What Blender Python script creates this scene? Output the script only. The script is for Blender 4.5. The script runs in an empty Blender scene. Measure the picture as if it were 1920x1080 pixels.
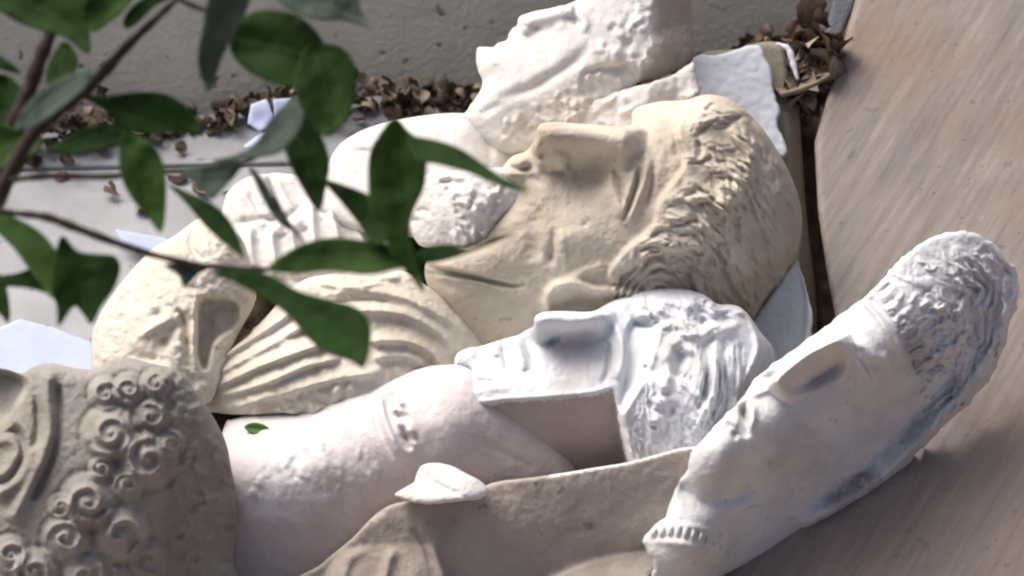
import bpy, math, random
import numpy as np
random.seed(7)
RNG = np.random.default_rng(7)
SC = bpy.context.scene
COL = SC.collection

# ------------------------------------------------------------------ camera
PITCH = math.radians(40)
D0 = 4.0                       # metres to the middle of the pile
MM = 1.30 / 1920.0             # metres per photo pixel at that distance
FPX = D0 / MM
Rv = np.array([1.0, 0, 0])
Fv = np.array([0, math.cos(PITCH), -math.sin(PITCH)])
Uv = np.array([0, math.sin(PITCH), math.cos(PITCH)])
CAM = -Fv * D0 + np.array([0, 0, 0.3])
cd = bpy.data.cameras.new('camera')
cam = bpy.data.objects.new('camera', cd)
COL.objects.link(cam)
cam.location = CAM
cam.rotation_euler = (math.pi / 2 - PITCH, 0, 0)
cd.sensor_width = 36
cd.lens = 36 * FPX / 1920
cd.clip_end = 200
cd.dof.use_dof = True
cd.dof.focus_distance = 3.95
cd.dof.aperture_fstop = 4.5
SC.camera = cam

# ------------------------------------------------------------------ light
SUN = np.array([-0.46, 0.46, 0.76]); SUN /= np.linalg.norm(SUN)
w = bpy.data.worlds.new("World"); SC.world = w; w.use_nodes = True
nt = w.node_tree; nt.nodes.clear()
sky = nt.nodes.new('ShaderNodeTexSky'); sky.sky_type = 'NISHITA'; sky.sun_disc = False; sky.air_density = .45; sky.dust_density = 9.0; sky.ozone_density = 1.0
el = math.asin(SUN[2]); sky.sun_elevation = el
sky.sun_rotation = math.atan2(SUN[0], SUN[1])
bg = nt.nodes.new('ShaderNodeBackground'); bg.inputs[1].default_value = 0.15
wo = nt.nodes.new('ShaderNodeOutputWorld')
nt.links.new(sky.outputs[0], bg.inputs[0]); nt.links.new(bg.outputs[0], wo.inputs[0])
sl = bpy.data.lights.new('sun', 'SUN'); sl.energy = 1.55; sl.angle = math.radians(42); sl.color = (1, .985, .955)
so = bpy.data.objects.new('sun', sl); COL.objects.link(so)
from mathutils import Vector
so.rotation_euler = Vector(SUN).to_track_quat('Z', 'Y').to_euler()
SC.view_settings.view_transform = 'Standard'
SC.view_settings.look = 'None'
SC.view_settings.exposure = 0.14
SC.view_settings.gamma = 1
SC.render.filter_size = 2.2
SC.cycles.filter_width = 2.2

# ------------------------------------------------------------------ materials
def node(t, k, **kw):
    n = t.nodes.new(k)
    for a, b in kw.items(): setattr(n, a, b)
    return n

def mat(name, col, col2=None, scale=8, rough=.85, spec=.3, bump=.3, fine=220, stain=None, stain_scale=5, stain_amt=.5,
        stretch=None, pits=0, contrast=(.35, .65), trans=0, pit_scale=60, dirt=None):
    m = bpy.data.materials.new(name); m.use_nodes = True
    t = m.node_tree; b = t.nodes['Principled BSDF']
    b.inputs['Roughness'].default_value = rough
    b.inputs['Specular IOR Level'].default_value = spec
    tc = node(t, 'ShaderNodeTexCoord')
    src = tc.outputs['Object']
    if stretch:
        mp = node(t, 'ShaderNodeMapping'); mp.inputs['Rotation'].default_value = stretch[1]
        mp2 = node(t, 'ShaderNodeMapping'); mp2.inputs['Scale'].default_value = stretch[0]
        t.links.new(src, mp.inputs[0]); t.links.new(mp.outputs[0], mp2.inputs[0]); ssrc = mp2.outputs[0]
    else: ssrc = src
    n1 = node(t, 'ShaderNodeTexNoise'); n1.inputs['Scale'].default_value = scale; n1.inputs['Detail'].default_value = 7
    n1.inputs['Roughness'].default_value = .62
    t.links.new(ssrc, n1.inputs[0])
    r1 = node(t, 'ShaderNodeValToRGB'); e = r1.color_ramp.elements
    e[0].position = contrast[0]; e[1].position = contrast[1]
    e[0].color = (*(col2 or [c * .8 for c in col]), 1); e[1].color = (*col, 1)
    t.links.new(n1.outputs[0], r1.inputs[0]); out = r1.outputs[0]
    if stain:
        n2 = node(t, 'ShaderNodeTexNoise'); n2.inputs['Scale'].default_value = stain_scale; n2.inputs['Detail'].default_value = 5
        t.links.new(src, n2.inputs[0])
        r2 = node(t, 'ShaderNodeValToRGB'); r2.color_ramp.elements[0].position = .5; r2.color_ramp.elements[1].position = .72
        r2.color_ramp.elements[1].color = (stain_amt,) * 3 + (1,)
        t.links.new(n2.outputs[0], r2.inputs[0])
        mx = node(t, 'ShaderNodeMix', data_type='RGBA'); mx.inputs[7].default_value = (*stain, 1)
        t.links.new(r2.outputs[0], mx.inputs[0]); t.links.new(out, mx.inputs[6]); out = mx.outputs[2]
    if dirt:  # attribute mixes in painted shade as well as dirt
        at_ = node(t, 'ShaderNodeAttribute'); at_.attribute_name = 'dirt'
        mx = node(t, 'ShaderNodeMix', data_type='RGBA'); mx.inputs[7].default_value = (*dirt, 1)
        t.links.new(at_.outputs['Fac'], mx.inputs[0]); t.links.new(out, mx.inputs[6]); out = mx.outputs[2]
    nf = node(t, 'ShaderNodeTexNoise'); nf.inputs['Scale'].default_value = fine; nf.inputs['Detail'].default_value = 5
    t.links.new(src, nf.inputs[0]); hgt = nf.outputs[0]
    if pits:
        v = node(t, 'ShaderNodeTexNoise'); v.inputs['Scale'].default_value = pit_scale; v.inputs['Detail'].default_value = 2
        t.links.new(src, v.inputs[0])
        rp = node(t, 'ShaderNodeValToRGB'); rp.color_ramp.elements[0].position = .27; rp.color_ramp.elements[1].position = .33
        rp.color_ramp.elements[0].color = (0, 0, 0, 1)
        t.links.new(v.outputs[0], rp.inputs[0])
        mx = node(t, 'ShaderNodeMix', data_type='RGBA'); mx.inputs[6].default_value = (*[c * .35 for c in (col2 or col)], 1)
        mm = node(t, 'ShaderNodeMath', operation='MULTIPLY_ADD'); mm.inputs[1].default_value = pits; mm.inputs[2].default_value = 1 - pits
        t.links.new(rp.outputs[0], mm.inputs[0]); t.links.new(mm.outputs[0], mx.inputs[0])
        t.links.new(out, mx.inputs[7]); out = mx.outputs[2]
        ma = node(t, 'ShaderNodeMath', operation='MULTIPLY_ADD'); ma.inputs[1].default_value = .6
        t.links.new(rp.outputs[0], ma.inputs[0]); t.links.new(hgt, ma.inputs[2]); hgt = ma.outputs[0]
    bp = node(t, 'ShaderNodeBump'); bp.inputs['Strength'].default_value = bump; bp.inputs['Distance'].default_value = .004
    t.links.new(hgt, bp.inputs['Height']); t.links.new(bp.outputs[0], b.inputs['Normal'])
    t.links.new(out, b.inputs['Base Color'])
    if trans:
        o = t.nodes['Material Output']; tr = node(t, 'ShaderNodeBsdfTranslucent'); ms = node(t, 'ShaderNodeMixShader')
        ms.inputs[0].default_value = trans
        tr.inputs[0].default_value = (col[0] * 2.2, col[1] * 2, col[2] * .8, 1)
        t.links.new(b.outputs[0], ms.inputs[1]); t.links.new(tr.outputs[0], ms.inputs[2]); t.links.new(ms.outputs[0], o.inputs[0])
    return m

WHITE = mat('white_plaster', (.76, .79, .83), (.64, .66, .69), scale=14, stain=(.44, .37, .30), stain_scale=11, stain_amt=.6, pits=.3, pit_scale=80)
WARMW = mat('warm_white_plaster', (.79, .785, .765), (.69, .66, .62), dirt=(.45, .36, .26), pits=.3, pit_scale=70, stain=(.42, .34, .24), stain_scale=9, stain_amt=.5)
CREAM = mat('aged_cream_plaster', (.69, .635, .54), (.55, .485, .385), scale=14, stain=(.34, .265, .175), stain_scale=6, stain_amt=.6, pits=.4, pit_scale=45, dirt=(.33, .265, .19))
PALEC = mat('pale_cream_plaster', (.76, .72, .635), (.62, .56, .46), scale=12, stain=(.40, .32, .22), stain_scale=8, stain_amt=.55)
PINKW = mat('pinkish_plaster', (.78, .765, .775), (.68, .63, .625), scale=6, dirt=(.45, .36, .325), stain=(.40, .29, .25), stain_scale=5, stain_amt=.5)
BLUEW = mat('cool_white_plaster', (.76, .775, .785), (.62, .63, .64), dirt=(.24, .215, .19), pits=.3, pit_scale=75, scale=14, stain=(.36, .32, .27), stain_scale=6, stain_amt=.45)
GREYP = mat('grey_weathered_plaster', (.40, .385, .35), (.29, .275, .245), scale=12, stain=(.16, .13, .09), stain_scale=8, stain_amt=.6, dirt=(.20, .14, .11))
BROWNW = mat('brown_stained_plaster', (.54, .46, .42), (.44, .365, .325), scale=8, stain=(.22, .17, .13), stain_scale=8, stain_amt=.5)  # shade of the recess under the jaw, put into the plaster colour
BROWNP = mat('brown_plaster_mould', (.50, .44, .39), (.40, .345, .30), scale=7, stain=(.14, .11, .07), stain_scale=10, stain_amt=.5, pits=.6, pit_scale=40)
TANB = mat('tan_block', (.30, .27, .21), (.21, .19, .14), scale=10)
SHEET = mat('pale_sheet', (.60, .64, .70), (.50, .53, .58), scale=9, bump=.15, fine=90)
PAPER = mat('white_paper', (.56, .63, .86), (.52, .59, .82), bump=.05)
CONC = mat('grey_concrete', (.60, .59, .51), (.50, .49, .425), scale=9, bump=.5, fine=120, pits=.9, pit_scale=38, stain=(.38, .375, .33), stain_scale=4, stain_amt=.5)
LEDGE = mat('pale_concrete', (.43, .445, .46), (.34, .352, .36), scale=12, bump=.4, pits=.5, pit_scale=50)
SOIL = mat('soil', (.11, .085, .06), (.05, .037, .026), scale=30, bump=.8)  # darkened so the gap beside the board looks shaded
EARTH = mat('dry_sandy_earth', (.46, .345, .24), (.34, .245, .165), scale=20, bump=.6)
BOARDM = mat('brushed_board', (.35, .30, .26), (.195, .182, .172), scale=5, bump=.25, fine=60,
             stretch=((20, 1.3, 3), (0, 0, math.radians(32))), stain=(.27, .17, .12), stain_scale=4, stain_amt=.5, rough=.6, pits=.25, pit_scale=55, contrast=(.3, .7), dirt=(.22, .155, .125))
METAL = mat('dark_painted_metal', (.09, .10, .12), (.06, .065, .08), rough=.5)
LEAF = mat('leaf_green', (.026, .062, .013), (.017, .040, .011), scale=18, rough=.75, spec=.1, bump=.1, trans=.10)
LEAFC = mat('leaf_fresh_green', (.045, .10, .018), (.028, .065, .014), scale=14, rough=.7, spec=.12, bump=.1, trans=.12)
LEAFB = mat('leaf_sheen', (.055, .085, .062), (.04, .065, .048), scale=18, rough=.65, spec=.2, bump=.1, trans=.06)
BARK = mat('twig_bark', (.055, .04, .035), (.03, .02, .018), scale=60)
DRY = [mat('dry_leaf_brown', (.17, .115, .08), (.085, .055, .038), scale=40), mat('dry_leaf_tan', (.36, .30, .23), (.22, .17, .12), scale=40),
       mat('dry_leaf_dark', (.07, .045, .03), (.035, .022, .016), scale=40)]
FRESH = mat('fresh_green_leaf', (.10, .26, .05), (.06, .16, .03), rough=.5, trans=.15)

# ------------------------------------------------------------------ geometry tools
def world(x, y, q):
    x = np.asarray(x, float); y = np.asarray(y, float); d = D0 - MM * np.asarray(q, float)
    return CAM + d[..., None] * (Fv + ((x - 960) / FPX)[..., None] * Rv - ((y - 540) / FPX)[..., None] * Uv)

def cr(pts, n=6, closed=False):
    p = np.array(pts, float); m = len(p); out = []
    rngi = range(m if closed else m - 1)
    for i in rngi:
        if closed: a, b, c, d = p[(i - 1) % m], p[i], p[(i + 1) % m], p[(i + 2) % m]
        else: a, b, c, d = p[max(i - 1, 0)], p[i], p[i + 1], p[min(i + 2, m - 1)]
        for k in range(n):
            t = k / n
            out.append(.5 * ((2 * b) + (c - a) * t + (2 * a - 5 * b + 4 * c - d) * t * t + (3 * b - a - 3 * c + d) * t ** 3))
    if not closed: out.append(p[-1])
    return np.array(out)

def vnoise(x, y, s, seed=0):
    r = np.random.default_rng(seed + 100); T = r.random((64, 64)) * 2 - 1
    u = x / s + 500; v = y / s + 500
    i = np.floor(u).astype(int); j = np.floor(v).astype(int); fu = u - i; fv = v - j
    fu = fu * fu * (3 - 2 * fu); fv = fv * fv * (3 - 2 * fv)
    g = lambda a, b: T[a % 64, b % 64]
    return (g(i, j) * (1 - fu) + g(i + 1, j) * fu) * (1 - fv) + (g(i, j + 1) * (1 - fu) + g(i + 1, j + 1) * fu) * fv

def inpoly(x, y, P):
    ins = np.zeros(len(x), bool); n = len(P)
    for i in range(n):
        x0, y0 = P[i]; x1, y1 = P[(i + 1) % n]
        if y0 == y1: continue
        c = ((y0 > y) != (y1 > y)) & (x < (x1 - x0) * (y - y0) / (y1 - y0) + x0)
        ins ^= c
    return ins

def segdist(x, y, P, closed=False):
    n = len(P); best = np.full(len(x), 1e9); sx = x.copy(); sy = y.copy(); side = np.zeros(len(x)); tt = np.zeros(len(x))
    L = 0; cum = []
    m = n if closed else n - 1
    for i in range(m):
        cum.append(L); L += np.hypot(*(P[(i + 1) % n] - P[i]))
    for i in range(m):
        a = P[i]; b = P[(i + 1) % n]; d = b - a; l2 = d @ d
        if l2 < 1e-9: continue
        t = np.clip(((x - a[0]) * d[0] + (y - a[1]) * d[1]) / l2, 0, 1)
        cx = a[0] + t * d[0]; cy = a[1] + t * d[1]; dd = (x - cx) ** 2 + (y - cy) ** 2
        k = dd < best; best[k] = dd[k]; sx[k] = cx[k]; sy[k] = cy[k]
        cross = d[0] * (y - a[1]) - d[1] * (x - a[0]); side[k] = np.sign(cross[k])
        tt[k] = ((cum[i] + t * math.sqrt(l2)) / L)[k]
    return np.sqrt(best), sx, sy, side, tt

def mesh_obj(name, V, Fc, m, parent=None, smooth=True, origin=None):
    V = np.asarray(V, float)
    if origin is None:
        origin = V.mean(0); origin[2] = V[:, 2].min()
    me = bpy.data.meshes.new(name)
    me.from_pydata((V - origin).tolist(), [], Fc.tolist() if hasattr(Fc, 'tolist') else Fc)
    if smooth: me.polygons.foreach_set('use_smooth', [True] * len(me.polygons))
    for mm in (m if isinstance(m, list) else [m]): me.materials.append(mm)
    o = bpy.data.objects.new(name, me); COL.objects.link(o)
    if parent is not None:
        o.parent = parent; o.location = Vector(origin) - parent.location
    else: o.location = origin
    return o

def tag(o, label=None, cat=None, group=None, kind=None):
    if label: o['label'] = label
    if cat: o['category'] = cat
    if group: o['group'] = group
    if kind: o['kind'] = kind
    return o

class Rel:
    """a carved solid: outline, front relief h(x,y) in photo-pixel units, real thickness"""
    def __init__(s, outline, step=3.0, smooth=5, jag=0, seed=1):
        P = cr(outline, smooth, True) if smooth > 1 else np.array(outline, float)
        if jag:
            Q = []
            for i in range(len(P)):
                a, b = P[i], P[(i + 1) % len(P)]; n = max(1, int(np.hypot(*(b - a)) / 7))
                for k in range(n): Q.append(a + (b - a) * k / n)
            P = np.array(Q)
            P = P + jag * np.stack([vnoise(P[:, 0], P[:, 1], 14, seed) + .6 * vnoise(P[:, 0], P[:, 1], 6, seed + 5),
                                    vnoise(P[:, 0], P[:, 1], 14, seed + 9) + .6 * vnoise(P[:, 0], P[:, 1], 6, seed + 7)], 1)
        x0, y0 = P.min(0) - step * 1.5; x1, y1 = P.max(0) + step * 1.5
        nx = int((x1 - x0) / step) + 2; ny = int((y1 - y0) / step) + 2
        gx, gy = np.meshgrid(x0 + np.arange(nx) * step, y0 + np.arange(ny) * step)
        X = gx.ravel(); Y = gy.ravel(); ins = inpoly(X, Y, P)
        I = ins.reshape(ny, nx)
        keep = I[:-1, :-1] | I[1:, :-1] | I[:-1, 1:] | I[1:, 1:]
        jj, ii = np.nonzero(keep)
        a = jj * nx + ii; quads = np.stack([a, a + nx, a + nx + 1, a + 1], 1)
        used = np.unique(quads); rm = np.full(nx * ny, -1); rm[used] = np.arange(len(used))
        s.quads = rm[quads]; s.x = X[used].copy(); s.y = Y[used].copy(); s.ins = ins[used]
        d, sx, sy, _, _ = segdist(s.x, s.y, P, True)
        o = ~s.ins; s.x[o] = sx[o]; s.y[o] = sy[o]; d[o] = 0
        s.d = d; s.h = np.zeros(len(s.x)); s.P = P; s.seed = seed
    def ctrl(s, pts):
        p = np.array(pts, float); n = len(p); U = lambda r2: np.where(r2 > 0, r2 * np.log(r2 + 1e-12), 0) * .5
        sc = 100.; q = p[:, :2] / sc
        K = U(((q[:, None] - q[None]) ** 2).sum(-1)) + np.eye(n) * .02
        A = np.zeros((n + 3, n + 3)); A[:n, :n] = K; A[:n, n] = 1; A[:n, n + 1:] = q; A[n, :n] = 1; A[n + 1:, :n] = q.T
        c = np.linalg.solve(A, np.r_[p[:, 2], 0, 0, 0])
        xs, ys = s.x / sc, s.y / sc; r = c[n] + c[n + 1] * xs + c[n + 2] * ys
        for i in range(n): r += c[i] * U((xs - q[i, 0]) ** 2 + (ys - q[i, 1]) ** 2)
        s.h += r; return s
    def near(s, pts, rad):
        p = np.asarray(pts, float); a = p.min(0) - rad; b = p.max(0) + rad
        return np.nonzero((s.x > a[0]) & (s.x < b[0]) & (s.y > a[1]) & (s.y < b[1]))[0]
    def _pl(s, pts, rad, curve):
        P = cr(pts, 5) if curve and len(pts) > 2 else np.array(pts, float)
        k = s.near(P, rad)
        if len(k) == 0: return k, None, None, None
        d, _, _, sd, t = segdist(s.x[k], s.y[k], P); return k, d, sd, t
    def R(s, pts, w, h, taper=.25, curve=True):            # rounded ridge / groove
        k, d, sd, t = s._pl(pts, w * 3, curve)
        if len(k) == 0: return s
        tp = 1 if not taper else np.clip(np.minimum(t, 1 - t) / taper, 0, 1) ** .7
        s.h[k] += h * np.exp(-(d / w) ** 2) * tp; return s
    def A(s, pts, wa, wb, h, taper=.2, curve=True):         # fold: wa above side, wb below side (drawn left to right)
        k, d, sd, t = s._pl(pts, 4 * max(wa, wb), curve)
        if len(k) == 0: return s
        tp = 1 if not taper else np.clip(np.minimum(t, 1 - t) / taper, 0, 1) ** .7
        w_ = np.where(sd > 0, wb, wa); s.h[k] += h * np.exp(-(d / w_) ** 1.5) * tp; return s
    def T(s, pts, wa, wb, h, cap=16, cap2=None):                       # wedge: linear flanks, short sloping ends
        P = cr(pts, 5); k = s.near(P, 1.3 * max(wa, wb, cap, cap2 or 0)); x, y = s.x[k], s.y[k]
        d, sx, sy, sd, t = segdist(x, y, P); e = np.zeros(len(k)); p = d.copy(); sd2 = sd.copy()
        for tv, a, b, sc_ in ((t <= 0.0001, P[0], P[1], 1), (t >= .9999, P[-1], P[-2], cap / (cap2 or cap))):
            u = (a - b) / np.linalg.norm(a - b); o = (x - a[0]) * u[0] + (y - a[1]) * u[1]
            q = np.abs((x - a[0]) * -u[1] + (y - a[1]) * u[0]); e = np.where(tv, np.clip(o, 0, None) * sc_, e); p = np.where(tv, q, p)
        f = np.clip(1 - np.hypot(p / np.where(sd > 0, wb, wa), e / cap), 0, 1); f = np.where(f > .86, .86 + (f - .86) * .5, f); f = f - .06 * np.sin(f * np.pi * 2)
        s.h[k] += h * f; return s
    def B(s, cx, cy, rx, ry, rot, h, p=2):
        k = s.near([(cx, cy)], 2.5 * max(rx, ry)); dx = s.x[k] - cx; dy = s.y[k] - cy; c, n = math.cos(rot), math.sin(rot)
        u = (dx * c + dy * n) / rx; v = (-dx * n + dy * c) / ry
        s.h[k] += h * np.exp(-(u * u + v * v) ** (p / 2)); return s
    def Z(s, poly, f, w=8, smooth=4):                       # raised / sunk region, f constant or function
        P = cr(poly, smooth, True) if smooth > 1 else np.array(poly, float)
        k = s.near(P, w * 2)
        if len(k) == 0: return s
        d, _, _, _, _ = segdist(s.x[k], s.y[k], P, True); i = inpoly(s.x[k], s.y[k], P)
        sd = np.where(i, d, -d); m = np.clip(sd / w + .5, 0, 1); m = m * m * (3 - 2 * m)
        v = f(s.x[k], s.y[k]) if callable(f) else f
        s.h[k] += v * m; return s
    def D(s, pts, H, w, side=1):                            # beyond a line the surface ramps by H over w
        P = cr(pts, 5); d, _, _, sd, _ = segdist(s.x, s.y, P)
        s.h += H * np.clip(d * (sd == side) / w, 0, 1); return s
    def SP(s, cx, cy, r, turns=1.6, h=9, dirn=1, ph=0):   # snail curl
        s.B(cx, cy, r * .98, r * .98, 0, r * .5, 2.8)
        n = 34; pts = []
        for i in range(n + 1):
            t = i / n; a = ph + dirn * t * turns * 2 * math.pi; rr = r * (.98 - .86 * t ** .9); pts.append((cx + rr * math.cos(a), cy + rr * .95 * math.sin(a)))
        s.R(pts, r * .13, h, .1, False); s.B(cx, cy, r * .13, r * .13, 0, h * .8)
        k = s.near([(cx, cy)], r * 1.8); dd = np.hypot(s.x[k] - cx, s.y[k] - cy)
        s.h[k] -= h * .5 * np.exp(-((dd - r * 1.2) / (r * .16)) ** 2); return s
    def locks(s, poly, n, L, ang, w, h, curl=.0, seed=3, jit=.3, wig=0, split=False):
        r = random.Random(seed); P = np.array(poly, float); a, b = P.min(0), P.max(0); c = 0; tries = 0
        while c < n and tries < n * 20:
            tries += 1; x = r.uniform(a[0], b[0]); y = r.uniform(a[1], b[1])
            if not inpoly(np.array([x]), np.array([y]), P)[0]: continue
            j0 = r.uniform(-jit, jit); cu = r.uniform(-curl, curl); acc = 0; ph = r.uniform(0, 6.28); pts = [(x, y)]
            l = L * r.uniform(.6, 1.3); m = 9 if wig or callable(ang) else 5
            for i in range(m):
                th = (ang(x, y) if callable(ang) else ang) + j0 + acc + wig * math.sin(ph + i * 6.28 * 1.3 / m)
                x += math.cos(th) * l / m; y += math.sin(th) * l / m; acc += cu; pts.append((x, y))
            ww = w * r.uniform(.7, 1.3); hh = h * r.uniform(.5, 1.2)
            if split:
                s.R(pts, ww * 1.5, hh, .3, False); s.R(pts, ww * .4, -hh * .55, .2, False)
                s.R([(p[0] + ww * 1.7, p[1] + ww * 1.2) for p in pts], ww * .6, -hh * .7, .2, False)
            else: s.R(pts, ww, hh * (1 if r.random() < .7 else -.7), .3, False)
            c += 1
        return s
    def hair(s, poly, u, lam, amp, warp=8, ws=40, edge=14, seed=1, lift=0):
        P = cr(poly, 4, True); k = s.near(P, edge * 2); x, y = s.x[k], s.y[k]
        d, _, _, _, _ = segdist(x, y, P, True); sd = np.where(inpoly(x, y, P), d, -d)
        m = np.clip(sd / edge + .5, 0, 1); m = m * m * (3 - 2 * m)
        uu = u(x, y) if callable(u) else -x * math.sin(u) + y * math.cos(u)
        if isinstance(uu, str): uu = s.d[k]
        uu = uu + warp * (vnoise(x, y, ws, seed) + .45 * vnoise(x, y, ws * .42, seed + 1) + .2 * vnoise(x, y, ws * .2, seed + 2))
        v = 1 - 1.6 * np.abs(np.sin(np.pi * uu / lam)) ** .9
        v2 = 1 - 1.6 * np.abs(np.sin(np.pi * (uu + 1.5 * vnoise(x, y, 20, seed + 4)) / (lam * .37)))
        mod = .75 + .6 * vnoise(x, y, ws * .9, seed + 3)
        s.h[k] += m * (amp * v * mod + amp * .22 * v2 + lift); return s
    def noise(s, amp, scale, seed=0):
        s.h += amp * (vnoise(s.x, s.y, scale, seed) + .5 * vnoise(s.x, s.y, scale / 2.1, seed + 1) + .25 * vnoise(s.x, s.y, scale / 4.3, seed + 2)); return s
    def build(s, name, m, q0, slope=(0, 0), at=None, R=30, E=None, thick=60, parent=None, rough=1.0, regions=(), dirt=()):
        at = at or s.P.mean(0); E = R if E is None else E
        if rough: s.noise(rough, 9, s.seed + 20)
        base = q0 + slope[0] * (s.x - at[0]) + slope[1] * (s.y - at[1])
        pr = np.sqrt(np.clip(1 - (1 - np.clip(s.d / R, 0, 1)) ** 2, 0, 1))
        edge = base + s.h
        qf = edge + E * (pr - 1)
        o = ~s.ins
        qb = np.minimum(base - E - thick * np.sqrt(np.clip(s.d / max(R, 10), 0, 1)), qf - 5 - 0 * s.d)
        n = len(s.x); idx = np.arange(n); bi = idx.copy(); k = np.nonzero(s.ins)[0]; bi[k] = n + np.arange(len(k))
        V = np.concatenate([world(s.x, s.y, qf), world(s.x[k], s.y[k], qb[k])])
        Fc = np.concatenate([s.quads, bi[s.quads][:, ::-1]])
        ms = [m] + [g_[1] for g_ in regions]; ob = mesh_obj(name, V, Fc, ms, parent)
        if regions:
            cx = s.x[s.quads].mean(1); cy = s.y[s.quads].mean(1); mi = np.zeros(len(cx), int)
            for i_, g_ in enumerate(regions):
                if g_[0] == 'edge': mk = (s.d[s.quads].max(1) < g_[2]) & (cx > g_[3])
                else: mk = inpoly(cx + 3 * vnoise(cx, cy, 14, 3), cy + 3 * vnoise(cx, cy, 14, 4), cr(g_[0], 4, True) if len(g_) < 3 else np.array(g_[0], float))
                mi[mk] = i_ + 1
            ob.data.polygons.foreach_set('material_index', np.r_[mi, mi].tolist())
        if dirt:      # patches of painted shade and some dirt: (polygon, strength, softness)
            v = np.zeros(n)
            for pg, st, w_ in dirt:
                Pg = cr(pg, 4, True); dd, _, _, _, _ = segdist(s.x, s.y, Pg, True); sd = np.where(inpoly(s.x, s.y, Pg), dd, -dd) + w_ * .6 * vnoise(s.x, s.y, 30, 71) + w_ * .3 * vnoise(s.x, s.y, 9, 72)
                v = np.maximum(v, st * np.clip(sd / w_ + .5, 0, 1))
            a_ = ob.data.attributes.new('dirt', 'FLOAT', 'POINT'); a_.data.foreach_set('value', np.concatenate([v, v[k]]).astype(np.float32))
        return ob

def empty(name, x, y, q):
    o = bpy.data.objects.new(name, None); COL.objects.link(o); o.location = world(x, y, q); o.empty_display_size = .05; return o

def tube(name, pts, rad, m, parent=None, sides=8):
    P = cr([p[:3] for p in pts], 6); rr = cr([(r, 0) for r in rad], 6)[:, 0]
    W = world(P[:, 0], P[:, 1], P[:, 2]); V = []; Fc = []
    for i in range(len(W)):
        t = W[min(i + 1, len(W) - 1)] - W[max(i - 1, 0)]; t /= np.linalg.norm(t)
        a = np.cross(t, Fv); a /= np.linalg.norm(a); b = np.cross(t, a)
        r_ = rr[i] * MM * (1 + .12 * math.sin(i * 1.7))
        for k in range(sides):
            th = 2 * math.pi * k / sides; V.append(W[i] + r_ * (math.cos(th) * a + math.sin(th) * b))
    for i in range(len(W) - 1):
        for k in range(sides):
            Fc.append([i * sides + k, i * sides + (k + 1) % sides, (i + 1) * sides + (k + 1) % sides, (i + 1) * sides + k])
    Fc.append(list(range(sides))[::-1]); Fc.append([(len(W) - 1) * sides + k for k in range(sides)])
    return mesh_obj(name, V, Fc, m, parent)

# ------------------------------------------------------------------ ground and wall
KG = 450
TG = 1 / math.tan(PITCH)
def qg(y): return (y - 540) * TG - KG
def on_ground(x, y, up=0):
    d = (Fv + (x - 960) / FPX * Rv - (y - 540) / FPX * Uv)
    z = ZG + up; return CAM + d * ((z - CAM[2]) / d[2])
ZG = float(world(960, 540, -KG)[2])
def slab(name, corners, z0, z1, m, kind='structure', seg=1, bev=0.004):
    V = [(c[0], c[1], z0) for c in corners] + [(c[0], c[1], z1) for c in corners]; n = len(corners)
    Fc = [list(range(n))[::-1], list(range(n, 2 * n))] + [[i, (i + 1) % n, n + (i + 1) % n, n + i] for i in range(n)]
    o = mesh_obj(name, np.array(V), Fc, m, smooth=False)
    b = o.modifiers.new('b', 'BEVEL'); b.width = bev; b.segments = 2
    if kind: o['kind'] = kind
    return o
g = mesh_obj('ground', [(-30, -30, ZG), (30, -30, ZG), (30, 30, ZG), (-30, 30, ZG)], [[0, 1, 2, 3]], EARTH, smooth=False); g['kind'] = 'structure'
a = on_ground(0, 287); b = on_ground(1540, 120); dv = (b - a) / np.linalg.norm(b - a); nv = np.array([-dv[1], dv[0], 0])
a2 = a - dv * 1.2; b2 = b + dv * .9
# the pale concrete paving in front of the wall, in slabs with an open joint
j1 = on_ground(0, 335) ; j2 = on_ground(640, 322)
jd = (j2 - j1) / np.linalg.norm(j2 - j1)
front = 0.9
slab('paving_slab', [a2 + nv * .02, a + dv * .72 + nv * .02, j1 + jd * .78, j1 - jd * 1.2], ZG - .05, ZG + .02, LEDGE)
slab('paving_slab', [j1 + jd * .76 - nv * .006, j1 - jd * 1.2 - nv * .006, j1 - jd * 1.2 - nv * 1.1, j1 + jd * .66 - nv * 1.1][::-1], ZG - .05, ZG + .018, LEDGE)
wl = slab('concrete_wall', [a2, b2, b2 + nv * .2, a2 + nv * .2], ZG - .0, ZG + .30, CONC, None)
for v in wl.data.vertices[4:]: v.co += Vector(nv * .17)          # battered (leaning back) face
tag(wl, 'low grey pitted concrete wall behind the heap of casts', 'wall')

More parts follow.
